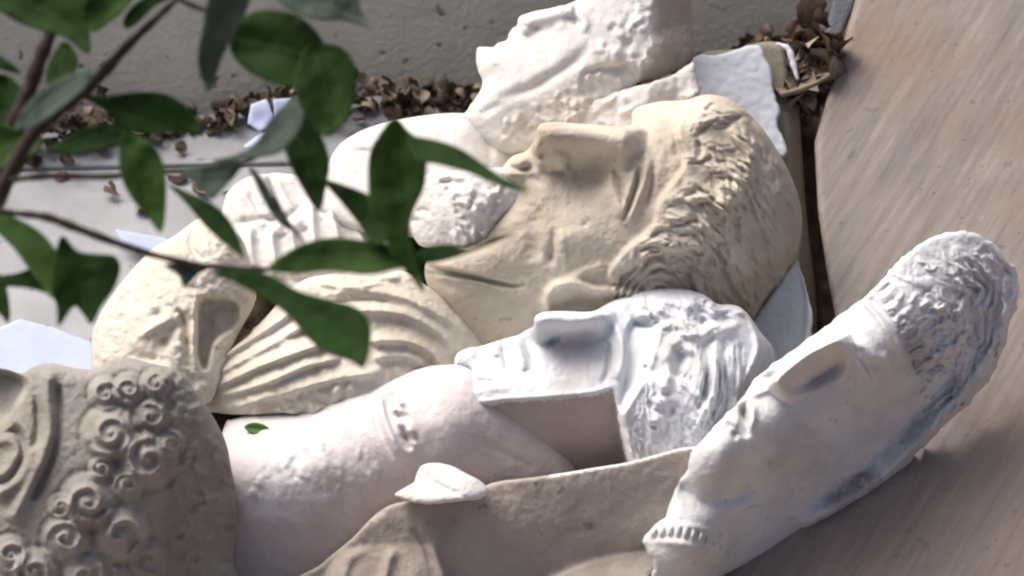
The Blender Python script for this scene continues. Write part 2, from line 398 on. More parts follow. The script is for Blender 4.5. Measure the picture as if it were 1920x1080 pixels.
# ------------------------------------------------------------------ dry leaf litter
def litter(name, spots, size, label, seed):
    r = np.random.default_rng(seed); V = []; Fc = []; mi = []
    for (p, ) in spots:
        n0 = len(V); L = size * r.uniform(.6, 1.5); W_ = L * r.uniform(.3, .6); cu = r.uniform(-2.6, 2.6); tw = r.uniform(-1, 1)
        q = r.normal(size=4); q /= np.linalg.norm(q); a_, b_, c_, d_ = q
        M = np.array([[a_*a_+b_*b_-c_*c_-d_*d_, 2*(b_*c_-a_*d_), 2*(b_*d_+a_*c_)], [2*(b_*c_+a_*d_), a_*a_-b_*b_+c_*c_-d_*d_, 2*(c_*d_-a_*b_)],
                      [2*(b_*d_-a_*c_), 2*(c_*d_+a_*b_), a_*a_-b_*b_-c_*c_+d_*d_]])
        for i in range(6):
            t = i / 5; wd = W_ * math.sin(math.pi * (t * .86 + .07))
            for s_ in (-1, 0, 1):
                v = np.array([(t - .5) * L, s_ * wd, cu * W_ * (s_ * s_) * .6 + math.sin(t * 4 + tw) * L * .2 + r.uniform(-.1, .1) * W_]); V.append(M @ v + p)
        for i in range(5):
            for k in range(2):
                q_ = n0 + i * 3 + k; Fc.append([q_, q_ + 1, q_ + 4, q_ + 3]); mi.append(r.choice(3, p=[.36, .42, .22]) if k == 0 and i == 0 else mi[-1])
    o = mesh_obj(name, np.array(V), Fc, DRY)
    o.data.polygons.foreach_set('material_index', mi); tag(o, label, 'leaf litter', kind='stuff'); return o
sp = []
for i in range(720):
    t = random.uniform(-.1, 1.25); p = a + dv * t - nv * abs(random.gauss(0, .028)); p = p + np.array([0, 0, .022 + random.uniform(0, .035) * (1.3 + math.sin(t * 17))]); sp.append((p,))
for i in range(11):
    p = on_ground(random.uniform(0, 420), 300 + abs(random.gauss(0, 90)), .026); sp.append((p,))
litter('dry_leaf_litter', sp, .019, 'brown dead leaves drifted along the foot of the concrete wall', 3)
sp = []
for i in range(150):
    x = random.gauss(1528, 26); y = random.gauss(128, 34) + (x - 1528) * -.4
    sp.append((world(np.array(x), np.array(y), np.array(-400 + random.uniform(-70, 20))),))
litter('dry_leaf_litter', sp, .032, 'clump of curled brown leaves caught between block and leaning board', 5)

# ------------------------------------------------------------------ leaning board + metal bar
def bq(x, y): return -470 + .05 * (x - 1610) + .66 * y
r = Rel([(1618, -60), (1604, 0), (1566, 130), (1527, 268), (1534, 400), (1552, 520), (1575, 640), (1530, 860), (1420, 1000), (1250, 1220), (2150, 1200), (2150, -60)], step=8, smooth=1)
r.noise(2.5, 160, 4)
r.build('leaning_board', BOARDM, bq(1610, 500), (.05, .66), (1610, 500), R=10, E=10, thick=22, rough=.3, dirt=[([(1400, 900), (1700, 860), (1860, 740), (2200, 640), (2200, 1260), (1300, 1260)], .4, 220)])  # patch paints the mask's shade on the lower board
tag(bpy.data.objects['leaning_board'], 'large brown and grey streaked board leaning at the right', 'board')
r = Rel([(1572, -60), (1628, -60), (1608, 0), (1566, 100), (1535, 115)], step=5, smooth=1)
tag(r.build('metal_bar', METAL, -560, (.3, .5), R=6, thick=12, rough=0), 'dark blue grey metal strip behind the edge of the leaning board', 'metal bar')

# ------------------------------------------------------------------ the heap the casts rest on
r = Rel([(240, 760), (280, 600), (420, 430), (640, 300), (900, 230), (1180, 180), (1420, 150), (1640, 150), (1660, 420), (1680, 700), (1640, 900), (1380, 1150), (800, 1250), (200, 1200), (120, 900)], step=10)  # right side reaches into the board gap, its dark soil painting the shade
r.ctrl([(240, 760, -190), (420, 430, -330), (900, 260, -420), (1420, 220, -450), (1640, 200, -640), (1600, 500, -430), (1620, 800, -200), (1470, 700, -230), (1380, 1100, 120), (800, 1150, 170), (200, 1100, 160), (700, 600, -90), (1100, 600, -110), (1150, 400, -180), (1100, 850, 20), (600, 900, 30), (300, 800, 0)])
r.noise(16, 60, 3).noise(7, 22, 5)
tag(r.build('rubble_heap', SOIL, -10, (0, 0), R=80, E=160, thick=120), kind='structure')

# ------------------------------------------------------------------ tan block with sheet behind the big head
r = Rel([(1300, 118), (1380, 92), (1432, 78), (1468, 84), (1480, 110), (1492, 165), (1500, 230), (1512, 400), (1530, 560), (1528, 640), (1500, 700), (1320, 700), (1290, 300)], step=5)
r.D([(1462, 60), (1474, 150), (1480, 300), (1496, 500), (1500, 720)], -60, 40, -1)
tag(r.build('plaster_block', TANB, -420, (.05, .35), (1400, 80), R=14, thick=280), 'tall tan block standing behind the big cream head', 'block')
r = Rel([(1296, 118), (1340, 103), (1400, 88), (1428, 86), (1436, 110), (1446, 140), (1452, 175), (1462, 205), (1460, 235), (1468, 262), (1476, 288), (1462, 292), (1440, 268), (1400, 250), (1310, 240)], step=3, jag=3)
r.noise(1.5, 60, 2)
tag(r.build('pale_fragment', SHEET, -375, (.05, .40), (1400, 88), R=6, thick=10), 'flat bluish white broken plate behind the top of the big head', 'plaster fragment')
tag(tube('plaster_strip', [(1456, 82, -360), (1478, 92, -350), (1488, 122, -340), (1496, 150, -330)], [3, 6, 6, 3], WHITE), 'thin curved white strip beside the curled brown leaves', 'plaster strip')
tag(tube('dry_twig', [(1466, 178, -300), (1500, 168, -310), (1530, 156, -320), (1556, 140, -330)], [5, 6, 5, 3], DRY[1]), 'tan dry twig lying over the tan block beside the board', 'twig')
r = Rel([(1405, 615), (1440, 560), (1495, 488), (1508, 525), (1524, 590), (1520, 650), (1462, 684), (1430, 665)], step=3, smooth=1, jag=1.5)
r.D([(1490, 470), (1506, 560), (1500, 640), (1480, 700)], 26, 10, -1)
tag(r.build('plaster_shard', SHEET, -60, (.1, .25), R=5, thick=14), 'pointed pale grey shard standing between big head and right mask', 'plaster fragment')

# ------------------------------------------------------------------ top white portrait fragment
r = Rel([(893, 96), (900, 88), (925, 88), (934, 80), (950, 76), (953, 64), (962, 52), (969, 49), (972, 34), (986, 26), (1020, 17), (1060, 9), (1100, -12), (1150, -60), (1290, -70), (1296, 0),
         (1299, 70), (1298, 116), (1262, 134), (1232, 146), (1195, 156), (1170, 175), (1130, 215), (1060, 260), (960, 290), (900, 260), (868, 222), (873, 210), (888, 190), (902, 166), (904, 150), (895, 128)], step=2.6, smooth=3, jag=1)
r.ctrl([(900, 110, 0), (960, 80, 8), (1040, 30, 22), (1150, 0, 20), (1215, 40, 15), (950, 180, 30), (1050, 120, 45), (1130, 90, 40), (1100, 200, 20), (1000, 240, 5), (1190, 140, 15), (1290, 60, -10)])
r.D([(1245, -70), (1224, 0), (1215, 55), (1224, 88), (1202, 122), (1192, 160), (1185, 200)], -130, 80, -1)
r.T([(978, 40), (1020, 26), (1068, 12)], 10, 28, 26, 12).B(1006, 52, 9, 7, .3, -9).B(985, 58, 12, 8, 0, 7)
r.R([(951, 70), (968, 80)], 5, -7).R([(935, 86), (950, 92)], 6, -6).B(915, 115, 26, 22, 0, 12)
r.R([(1062, 30), (1078, 38), (1082, 52)], 6, -8).R([(1080, 20), (1098, 40), (1094, 62)], 8, 9)
r.R([(1060, 42), (1040, 56)], 8, 5)
r.R([(935, 185), (990, 168), (1040, 140), (1090, 105), (1110, 80)], 11, -13).R([(900, 215), (940, 195)], 8, -6)
r.locks([(1110, 60), (1212, 10), (1212, 120), (1190, 160), (1110, 205), (1085, 190), (1095, 120)], 60, 26, -.7, 7, 6, .3, 11, .7)
r.locks([(930, 225), (1000, 190), (1080, 150), (1120, 190), (1040, 255), (940, 255)], 60, 20, 1.1, 6, 5, .4, 12, .7)
r.Z([(1100, 130), (1190, 120), (1185, 165), (1120, 200), (1090, 175)], -14, 10)
r.hair([(1235, 10), (1296, 0), (1296, 120), (1210, 150)], 1.3, 30, 5, 16, 30, 10, 33)
r.noise(2.0, 36, 8)
tag(r.build('plaster_portrait', WARMW, -235, (0, .5), (1050, 120), R=26, thick=70, rough=.5, dirt=[([(1250, -90), (1234, 0), (1226, 60), (1230, 95), (1205, 130), (1180, 200), (1330, 200), (1330, -90)], .8, 14), ([(940, 250), (1000, 190), (1090, 150), (1180, 130), (1160, 200), (1060, 270)], .25, 40)]), 'white broken face in profile, topmost of the heap against the wall', 'plaster cast')  # right broken side: tan plaster with its shade painted in
r = Rel([(1060, 215), (1110, 190), (1170, 168), (1205, 158), (1240, 150), (1268, 136), (1300, 116), (1306, 150), (1313, 175), (1290, 200), (1240, 260), (1120, 270)], step=3, smooth=3, jag=2)
r.D([(1225, 100), (1218, 170), (1215, 240)], -45, 50, -1).locks([(1080, 190), (1290, 140), (1290, 200), (1100, 240)], 18, 40, -.3, 8, 6, .3, 3)
tag(r.build('plaster_fragment', WARMW, -190, (0, .35), (1200, 180), R=14, thick=70, rough=1.6), 'rough cream lump under the broken top portrait', 'plaster fragment')

# ------------------------------------------------------------------ white rounded cast and drapery behind the green leaves
r = Rel([(618, 300), (640, 268), (690, 240), (760, 222), (850, 212), (925, 222), (955, 262), (975, 330), (940, 400), (850, 440), (700, 440), (600, 400), (590, 350)], step=4)
r.ctrl([(620, 300, 0), (760, 225, 0), (920, 230, 0), (760, 320, 70), (880, 330, 60), (960, 300, -10), (700, 420, 90), (900, 400, 60)])
r.R([(625, 290), (680, 284), (740, 290)], 6, -9).R([(880, 230), (910, 255), (925, 300)], 8, -10).noise(3, 50, 1)
tag(r.build('rounded_cast', WARMW, -170, (0, .25), R=35, thick=120), 'smooth rounded white cast behind the tall central green leaf', 'plaster cast')
r = Rel([(415, 400), (440, 345), (500, 325), (560, 330), (580, 350), (620, 340), (680, 360), (740, 440), (760, 520), (640, 560), (470, 540), (430, 470)], step=3, jag=1.5)
r.ctrl([(430, 350, -10), (560, 335, 0), (500, 430, 30), (600, 430, 45), (700, 460, 40), (600, 520, 60)])
for i, (x0, y0, x1, y1, hh) in enumerate([(455, 350, 500, 430, 12), (485, 330, 535, 440, 16), (515, 330, 575, 430, 12), (470, 420, 480, 510, 15), (510, 425, 525, 520, 18), (545, 415, 570, 520, 20), (585, 370, 600, 500, 14), (618, 350, 640, 460, 16), (650, 370, 690, 470, 14)]):
    r.A([(x0, y0), ((x0 + x1) / 2 - 4, (y0 + y1) / 2), (x1, y1)], 7, 14, hh * 1.6, .15)
r.R([(430, 425), (480, 412), (530, 410), (570, 385)], 7, -12).B(510, 412, 8, 7, 0, -10)
r.R([(520, 512), (600, 505), (690, 480)], 7, 10).noise(2, 30, 5)
tag(r.build('drapery_cast', WARMW, -130, (0, .4), R=14, thick=70, rough=1.3), 'white folded drapery fragment behind the crossing green leaves', 'plaster cast')

# small pale face
r = Rel([(772, 345), (800, 328), (860, 320), (960, 315), (985, 345), (975, 380), (940, 410), (920, 440), (870, 466), (815, 466), (785, 458), (768, 428), (772, 415), (766, 400), (776, 380)], step=2.5, smooth=3, jag=1)
r.ctrl([(775, 345, 0), (770, 400, -6), (790, 455, -5), (840, 350, 40), (820, 400, 35), (830, 450, 20), (900, 380, 60), (960, 340, 40), (930, 430, 20)])
r.R([(822, 344), (845, 340), (862, 346)], 5, -10).R([(820, 336), (845, 330), (870, 338)], 6, 7).R([(835, 352), (848, 362)], 5, -6).R([(778, 398), (795, 394), (808, 400)], 5, -8).R([(768, 414), (790, 414)], 5, -9)
r.D([(850, 320), (838, 360), (842, 400), (850, 470)], 12, 10, -1)
r.locks([(845, 350), (940, 340), (940, 410), (880, 460), (842, 450)], 50, 22, 1.0, 5, 7, .4, 5, .9)
tag(r.build('small_face_cast', WARMW, -20, (.1, .35), R=16, thick=60, rough=1.6), 'small white face with rough cream hair beside the big head chin', 'plaster cast')

# ------------------------------------------------------------------ big cream head
r = Rel([(1006, 250), (1010, 236), (1030, 229), (1090, 232), (1150, 236), (1183, 236), (1184, 214), (1198, 200), (1240, 190), (1285, 188), (1318, 178), (1350, 180), (1378, 192), (1410, 218), (1445, 262), (1478, 320),
         (1500, 380), (1503, 440), (1486, 500), (1450, 565), (1410, 615), (1370, 680), (1240, 720), (1040, 720), (930, 690), (870, 640), (835, 590), (806, 545), (796, 510), (806, 482), (850, 462), (905, 440), (935, 408), (962, 372), (958, 352), (938, 336), (944, 312),
         (962, 292), (985, 284), (1000, 266)], step=2.6, smooth=4)
r.ctrl([(1015, 240, 20), (1100, 240, 10), (1180, 240, 20), (1250, 195, 0), (1380, 200, 0), (1500, 420, -100), (1430, 590, -110), (1420, 520, -30), (1240, 350, 95), (1110, 400, 78), (960, 380, 40), (900, 500, 52), (820, 540, 10), (950, 600, 25),
        (1360, 400, 65), (1250, 260, 65), (1350, 280, 40), (1060, 340, 40), (1150, 560, 50), (1250, 600, 30), (1120, 480, 80), (1050, 520, 62), (1440, 400, 0)])
r.T([(1008, 244), (1060, 240), (1120, 240), (1168, 244)], 18, 80, 114, 18, 48)
r.B(1047, 302, 20, 19, 0, 26, 3).R([(1064, 318), (1068, 296), (1058, 280)], 5, -14).B(1016, 288, 8, 13, .4, -26).R([(1034, 320), (1060, 326)], 6, -10)
r.B(1004, 276, 14, 12, 0, 16).B(978, 300, 18, 12, -.3, 20).B(962, 326, 18, 10, .3, 16).R([(950, 312), (975, 318), (1000, 314)], 5, -14).B(1000, 335, 18, 9, .5, -10)
# eyelids, brow
r.A([(1146, 300), (1146, 340), (1158, 380), (1160, 408)], 6, 9, 9).R([(1150, 318), (1164, 350), (1170, 395)], 4, -13)
r.A([(1194, 296), (1188, 330), (1176, 370), (1163, 410)], 6, 12, 16).R([(1198, 312), (1194, 345), (1180, 385), (1168, 415)], 4.5, -16)
r.A([(1216, 290), (1210, 335), (1196, 375), (1176, 425)], 7, 12, 16).R([(1228, 290), (1222, 350), (1210, 395)], 5, -10)
r.R([(1185, 232), (1200, 270), (1208, 300)], 9, 12)
r.B(1166, 318, 14, 34, 0, 12, 3).B(1112, 338, 42, 20, 0, -20).B(1140, 350, 14, 24, .2, 12)
r.R([(985, 395), (1000, 440), (1000, 490)], 16, -7).B(1080, 440, 50, 40, 0, 12)
# cheek marks
r.R([(1040, 425), (1036, 465), (1030, 498)], 7, -8).R([(1052, 430), (1060, 500)], 8, 6).B(1097, 420, 5, 6, 0, -7).B(1030, 482, 8, 14, 0, -9)
# mouth crack and chin
r.R([(800, 500), (840, 510), (890, 520), (950, 534), (985, 536)], 5, -20).R([(805, 515), (850, 524), (920, 536)], 8, 9)
r.B(850, 560, 60, 30, .4, 14).R([(860, 470), (930, 440), (985, 430)], 10, -8)
# ear
r.R([(1030, 600), (1026, 565), (1040, 540), (1075, 532), (1115, 545), (1160, 545), (1200, 560)], 10, 24, .1).R([(1050, 585), (1080, 566), (1130, 572)], 9, -14).R([(1060, 525), (1110, 505), (1150, 495)], 8, 8)
# hair: front ridge of wavy locks
r.Z([(1286, 195), (1330, 185), (1390, 210), (1420, 280), (1400, 350), (1340, 420), (1310, 470), (1260, 470), (1180, 500), (1150, 530), (1140, 510), (1180, 460), (1225, 420), (1232, 380), (1262, 340), (1285, 300), (1270, 250)], 18, 14)
hx = lambda y: 1292 - max(0, (y - 250)) * .50
flow = lambda x, y: -.55 + 1.75 * min(1, max(0, (x - hx(y)) / 150))
r.locks([(1295, 200), (1330, 188), (1385, 212), (1400, 300), (1330, 420), (1290, 460), (1180, 500), (1160, 520), (1180, 465), (1232, 400), (1275, 320), (1285, 260)], 72, 84, flow, 6, 8.5, 0, 71, .16, .5, True)
r.locks([(1330, 240), (1400, 215), (1470, 330), (1470, 470), (1400, 580), (1320, 500), (1300, 460)], 70, 110, lambda x, y: 1.15 + (x - 1400) * .0012, 8, 10, 0, 72, .12, .28, True)
r.hair([(1300, 330), (1400, 240), (1480, 340), (1495, 460), (1440, 570), (1370, 620), (1310, 500)], lambda x, y: -(x - 1300) * np.sin(1.15 - (y - 300) * .0012) + y * math.cos(1.15), 15, 4, 9, 60, 60, 9)
r.R([(1308, 262), (1312, 280), (1310, 300)], 6, -16).B(1390, 300, 10, 8, 0, -8)
r.hair([(1150, 545), (1165, 500), (1205, 462), (1255, 450), (1305, 470), (1330, 530), (1345, 600), (1300, 620), (1160, 590)], lambda x, y: np.hypot(x - 1243, y - 556), 19, 9, 12, 36, 26, 7)
r.locks([(1165, 520), (1210, 470), (1290, 460), (1330, 560)], 26, 60, lambda x, y: math.atan2(y - 556, x - 1243) + 1.57, 5, 7, 0, 73, .2, .2, True)
r.B(1200, 556, 6, 6, 0, -14).B(1200, 556, 18, 14, 0, 8)
r.hair([(1345, 300), (1410, 230), (1480, 340), (1490, 460), (1440, 570), (1370, 620), (1310, 480), (1380, 400)], lambda x, y: -(x - 1300) * np.sin(1.15 - (y - 300) * .0012) + y * math.cos(1.15), 22, 4.5, 12, 60, 40, 9)
r.locks([(1215, 200), (1290, 195), (1270, 300), (1215, 300)], 16, 50, 1.55, 8, 2.5, .05, 22, .15)
r.noise(2.2, 40, 3)
tag(r.build('giant_head_cast', CREAM, 20, (0, .06), (1150, 400), R=55, E=55, thick=170, rough=1.0, dirt=[([(1440, 250), (1420, 380), (1390, 480), (1280, 500), (1240, 580), (1300, 700), (1560, 700), (1560, 250)], .4, 100), ([(800, 560), (1000, 540), (1040, 620), (900, 720), (780, 640)], .25, 60)]), 'giant cream plaster head lying on its back with wavy hair', 'plaster head')  # right side: patina with the shade painted into it

# ------------------------------------------------------------------ cream scroll and ribbed drapery
r = Rel([(172, 640), (180, 605), (205, 560), (240, 515), (285, 468), (330, 440), (365, 414), (390, 408), (425, 425), (455, 450), (470, 500), (480, 560), (440, 640), (410, 720), (380, 760), (250, 770), (180, 720)], step=2.6)
r.ctrl([(180, 640, -20), (230, 530, 0), (300, 465, 0), (390, 412, 5), (300, 560, 60), (400, 500, 55), (250, 640, 55), (330, 660, 80), (460, 520, 10), (440, 620, 10), (300, 720, 60)])
r.R([(372, 422), (358, 445), (362, 470), (385, 490)], 5, -10).B(402, 462, 34, 34, 0, 10, 4)
r.R([(318, 600), (335, 585), (345, 605), (350, 640), (352, 690)], 7, -22).R([(300, 650), (325, 618), (345, 610)], 8, -14).B(310, 645, 20, 14, -.6, -16)
r.R([(245, 640), (290, 612), (330, 590), (350, 575)], 8, 14).R([(362, 560), (366, 610), (362, 660), (375, 710)], 8, 14)
r.Z([(372, 570), (400, 560), (440, 570), (440, 610), (400, 640), (385, 690), (372, 660)], lambda x, y: -50 + .5 * (x - 400), 14)
r.R([(400, 575), (392, 600), (398, 640)], 8, -12).B(290, 590, 12, 8, -.5, -8).B(230, 560, 8, 10, 0, -5).B(240, 500, 10, 6, 0, -4)
r.R([(230, 705), (280, 690), (330, 700)], 12, 14).B(275, 672, 30, 9, .1, -12)
r.noise(4, 30, 7).noise(2, 12, 9)
tag(r.build('scroll_cast', PALEC, 60, (.05, .30), (300, 560), R=30, thick=110, rough=1.6), 'large rounded cream scroll fragment at the left of the ribbed drapery', 'plaster cast')
r = Rel([(350, 700), (385, 668), (470, 620), (520, 570), (560, 530), (620, 515), (700, 520), (755, 508), (800, 535), (850, 575), (900, 620), (910, 680), (840, 720), (740, 745), (600, 775), (520, 775), (450, 778), (380, 770), (345, 740)], step=2.6, jag=1.2)
r.ctrl([(380, 690, 0), (470, 620, 0), (560, 530, 0), (700, 515, 5), (800, 535, -10), (890, 620, -50), (500, 700, 70), (600, 640, 60), (700, 600, 55), (820, 660, 15), (440, 770, 30), (600, 770, 70), (760, 700, 60)])
for pts, w1, w2, hh in [([(392, 686), (450, 650), (520, 605), (560, 575)], 12, 6, 20), ([(398, 706), (470, 668), (540, 630), (590, 600)], 12, 7, 18), ([(402, 728), (480, 690), (560, 660), (620, 640)], 14, 7, 26),
                        ([(410, 745), (500, 718), (570, 688), (640, 672)], 14, 6, 20), ([(440, 762), (540, 735), (640, 708), (720, 700)], 16, 8, 18), ([(600, 555), (680, 545), (760, 560), (840, 600), (880, 640)], 16, 9, 18),
                        ([(600, 600), (690, 582), (770, 594), (830, 630), (850, 665)], 16, 9, 26), ([(690, 640), (760, 640), (810, 662), (830, 690)], 14, 8, 24), ([(700, 672), (760, 668), (800, 690)], 12, 7, 14),
                        ([(640, 535), (700, 520), (750, 522)], 10, 6, 16), ([(600, 530), (650, 540), (720, 530)], 8, 5, 12)]:
    r.A(pts, w1, w2, hh, .12)
r.R([(600, 572), (690, 562), (760, 576)], 5, -8).R([(520, 640), (580, 618), (620, 600)], 6, -10)
r.B(655, 525, 9, 7, 0, -16).Z([(388, 676), (420, 640), (462, 618), (470, 624), (430, 656), (395, 682)], -60, 5)
r.locks([(420, 745), (640, 700), (700, 730), (600, 770), (450, 775)], 40, 26, 1.0, 8, 7, .4, 8, .8)
r.noise(2.5, 26, 4)
tag(r.build('ribbed_drapery_cast', PALEC, 80, (0, .22), (600, 650), R=18, thick=90, rough=1.4), 'cream cast of ribbed drapery folds left of the big head', 'plaster cast')

# ------------------------------------------------------------------ reclining bust: head + shoulder
bust = empty('reclining_bust', 900, 880, 100)
tag(bust, 'white bust lying on its back with knotted hair, in front of the giant head', 'plaster bust')
r = Rel([(420, 800), (440, 785), (500, 772), (570, 768), (620, 742), (690, 726), (740, 706), (790, 690), (835, 684), (880, 690), (930, 740), (1010, 800), (1080, 880), (1050, 960), (800, 1130), (400, 1130), (400, 900)], step=3)
r.ctrl([(440, 790, -20), (600, 755, -10), (740, 710, 0), (835, 690, 10), (440, 890, 95), (600, 860, 100), (740, 820, 100), (850, 780, 95), (450, 1000, 80), (600, 980, 78), (760, 900, 80), (440, 1100, 30), (620, 1080, 40), (960, 820, 50), (950, 900, 40), (850, 1000, 30)])
r.R([(712, 738), (722, 790), (752, 856)], 7, 17, .1).R([(700, 750), (708, 800), (738, 862)], 5, -7)
for i in range(9):
    t = i / 8; r.B(724 + 38 * t + (i % 2) * 14 + 8, 742 + 105 * t, 9, 6, .6, 15 if i % 3 else -12); r.B(738 + 30 * t, 748 + 90 * t, 5, 8, .3, -9)
r.locks([(450, 860), (700, 790), (720, 870), (640, 910), (460, 930)], 60, 28, 1.2, 6, 2.6, .3, 31, .6)
r.R([(890, 820), (950, 850), (1000, 880)], 8, -5)
r.noise(2.4, 60, 6).noise(.5, 15, 12)
r.build('shoulder', PINKW, 185, (0, .02), (700, 900), R=40, thick=120, parent=bust, rough=.5,
        dirt=[([(440, 960), (560, 950), (700, 880), (790, 800), (880, 748), (960, 740), (1120, 850), (1080, 1150), (380, 1150), (400, 990)], .45, 90)])  # shade of the lower side painted into the plaster colour

r = Rel([(852, 680), (858, 662), (880, 652), (898, 650), (930, 640), (950, 634), (972, 628), (985, 620), (1000, 612), (1003, 594), (1020, 585), (1060, 583), (1110, 584), (1140, 568), (1180, 552), (1230, 542), (1280, 542), (1320, 552),
         (1345, 570), (1378, 572), (1402, 588), (1424, 620), (1452, 660), (1450, 720), (1400, 800), (1340, 850), (1260, 900), (1160, 930), (1000, 940), (930, 900), (912, 830), (900, 775), (880, 735), (858, 702)], step=2.4, smooth=3)
r.ctrl([(860, 670, 0), (930, 645, 0), (1005, 595, 10), (1110, 590, 0), (1250, 548, 0), (1380, 580, 10), (900, 740, 75), (1000, 735, 85), (1100, 725, 90), (1060, 672, 52), (950, 680, 40), (1170, 640, 50), (1250, 640, 60), (1340, 680, 70), (1200, 780, 100),
        (1280, 820, 80), (1400, 680, 30), (860, 850, 60), (1000, 880, 90), (1150, 880, 80), (1180, 700, 80)])
rim = [(890, 760), (915, 756), (950, 750), (1010, 746), (1070, 741), (1115, 735), (1148, 722)]
r.Z([(800, 780), (895, 758), (950, 750), (1010, 746), (1070, 741), (1115, 735), (1150, 722), (1156, 760), (1162, 810), (1176, 870), (1180, 960), (850, 980), (800, 900)], lambda x, y: -14 - .85 * (y - 745), 13, 1)
r.R(rim, 6, 9, .1)
r.T([(1004, 598), (1034, 592), (1070, 595), (1106, 592)], 12, 52, 112, 20, 50)
r.R([(1022, 648), (1040, 640), (1052, 628)], 6, -10).R([(1135, 580), (1160, 620), (1168, 670), (1155, 712)], 9, 15, .1).R([(1142, 640), (1140, 690), (1128, 722)], 5, -16).R([(1150, 640), (1150, 700)], 4, 6)
r.R([(940, 640), (948, 668), (954, 705)], 7, -24).R([(963, 632), (974, 660), (985, 695)], 8, 16).R([(980, 620), (992, 650), (1004, 690)], 8, -24).R([(890, 650), (904, 675), (910, 700)], 12, -16).R([(922, 645), (930, 670)], 8, 10).B(872, 668, 14, 12, 0, 9)
r.R([(856, 684), (880, 694), (890, 706)], 6, -22).R([(895, 712), (912, 716), (930, 714)], 5, -8).B(1035, 640, 6, 5, 0, -7)
r.R([(870, 740), (920, 728), (960, 732)], 9, 6)
# hairline, parting, knots and strands
r.Z([(1180, 610), (1235, 600), (1225, 660), (1200, 720), (1170, 770), (1160, 750), (1172, 690)], -22, 12)
r.R([(1188, 590), (1192, 608), (1230, 612)], 5, -12).R([(1240, 600), (1225, 650), (1200, 710), (1175, 760), (1168, 800)], 10, 16, .1)
r.Z([(1168, 770), (1200, 720), (1240, 700), (1290, 720), (1330, 770), (1330, 840), (1270, 880), (1190, 880)], 24, 16)
for (x, y, rx, ry, ro, hh) in [(1245, 575, 30, 18, .2, 12), (1292, 572, 20, 16, .5, 12), (1315, 590, 14, 22, .3, -14), (1335, 582, 12, 20, -.3, 16), (1278, 610, 16, 12, 0, 18), (1300, 628, 20, 14, 0, 20), (1345, 618, 30, 13, -.2, 24),
                               (1265, 640, 14, 12, 0, 16), (1292, 655, 16, 10, .5, 12), (1250, 665, 14, 16, 0, 16), (1275, 670, 14, 18, 0, -18), (1320, 605, 10, 8, 0, -16), (1356, 598, 16, 10, .3, -12), (1270, 700, 9, 22, .1, -16), (1252, 700, 9, 20, 0, 10),
                               (1240, 755, 14, 12, 0, 14), (1232, 790, 13, 12, 0, 16), (1226, 800, 5, 6, 0, -12), (1212, 690, 6, 6, 0, -10), (1262, 770, 8, 12, 0, -12), (1245, 725, 10, 10, 0, 14), (1220, 760, 8, 8, 0, -8)]:
    r.B(x, y, rx, ry, ro, hh * 1.1, 2.4)
r.locks([(1305, 630), (1395, 630), (1400, 690), (1340, 740), (1300, 700)], 34, 95, lambda x, y: 1.45 + max(0, y - 660) * .004, 5, 12, 0, 43, .1, .16, True)
r.hair([(1180, 790), (1230, 700), (1330, 720), (1350, 800), (1280, 860), (1190, 870)], 1.35, 16, 5, 14, 34, 18, 15)
r.hair([(1200, 556), (1290, 548), (1370, 580), (1310, 640), (1240, 620)], .9, 20, 6, 14, 24, 14, 16)
r.D([(1385, 570), (1408, 600), (1424, 648), (1410, 690), (1388, 730), (1378, 780), (1370, 830)], -70, 40, -1)
r.R([(1380, 574), (1404, 598), (1420, 648), (1405, 692), (1384, 732), (1374, 780)], 5, 12, .05)
r.locks([(1200, 560), (1380, 580), (1360, 640), (1280, 660), (1230, 640)], 40, 22, .4, 5, 6, .5, 41, 1.2)
r.locks([(1180, 760), (1330, 700), (1360, 800), (1240, 850)], 30, 50, 1.4, 5, 5, .15, 42, .25)
r.noise(1.3, 18, 2)
r.build('head', WHITE, 145, (0, .24), (1100, 640), R=22, thick=110, parent=bust, rough=.7,
        regions=[([(780, 786), (895, 763), (950, 756), (1010, 752), (1070, 747), (1115, 741), (1146, 730), (1156, 760), (1162, 810), (1176, 870), (1180, 960), (850, 980), (780, 900)], BROWNW, 1)])  # brown region paints the shade below the rim

# ------------------------------------------------------------------ brown mould half, white lump
r = Rel([(540, 1130), (600, 1060), (660, 1010), (700, 968), (740, 944), (800, 938), (870, 934), (920, 906), (1000, 895), (1060, 886), (1120, 876), (1180, 866), (1240, 850), (1292, 838), (1340, 850), (1320, 960), (1260, 1040), (1215, 1080), (1210, 1140)], step=3.5, smooth=3)
r.ctrl([(600, 1060, 0), (740, 950, 0), (930, 906, 0), (1290, 840, 0), (800, 1020, 14), (1000, 980, 10), (1200, 940, 10), (1000, 1080, -20), (700, 1080, 10)])
for pts, w_, hh in [([(640, 1100), (655, 1050), (690, 1030)], 10, 9), ([(720, 1100), (730, 1050), (742, 1028)], 9, 12), ([(800, 1020), (822, 1050), (832, 1100)], 9, 12), ([(770, 990), (796, 1020), (812, 1060)], 7, -8)]: r.R(pts, w_, hh)
r.Z([(1000, 1100), (1080, 1062), (1160, 1040), (1225, 1028), (1225, 1130), (1000, 1130)], lambda x, y: .9 * (y - 1040) + 4, 10)
r.Z([(640, 1040), (720, 1020), (800, 1020), (830, 1060), (840, 1130), (620, 1130)], lambda x, y: .45 * (y - 1020), 16)
r.R([(690, 970), (700, 962), (718, 950)], 10, -14)
r.noise(2.5, 60, 6)
tag(r.build('plaster_mould', BROWNP, 330, (0, -.10), (960, 960), R=8, E=9, thick=60, rough=.8, regions=[('edge', WARMW, 7, 1030)]), 'smooth brown mould half with a thin pale rim, lying at the bottom', 'plaster mould')
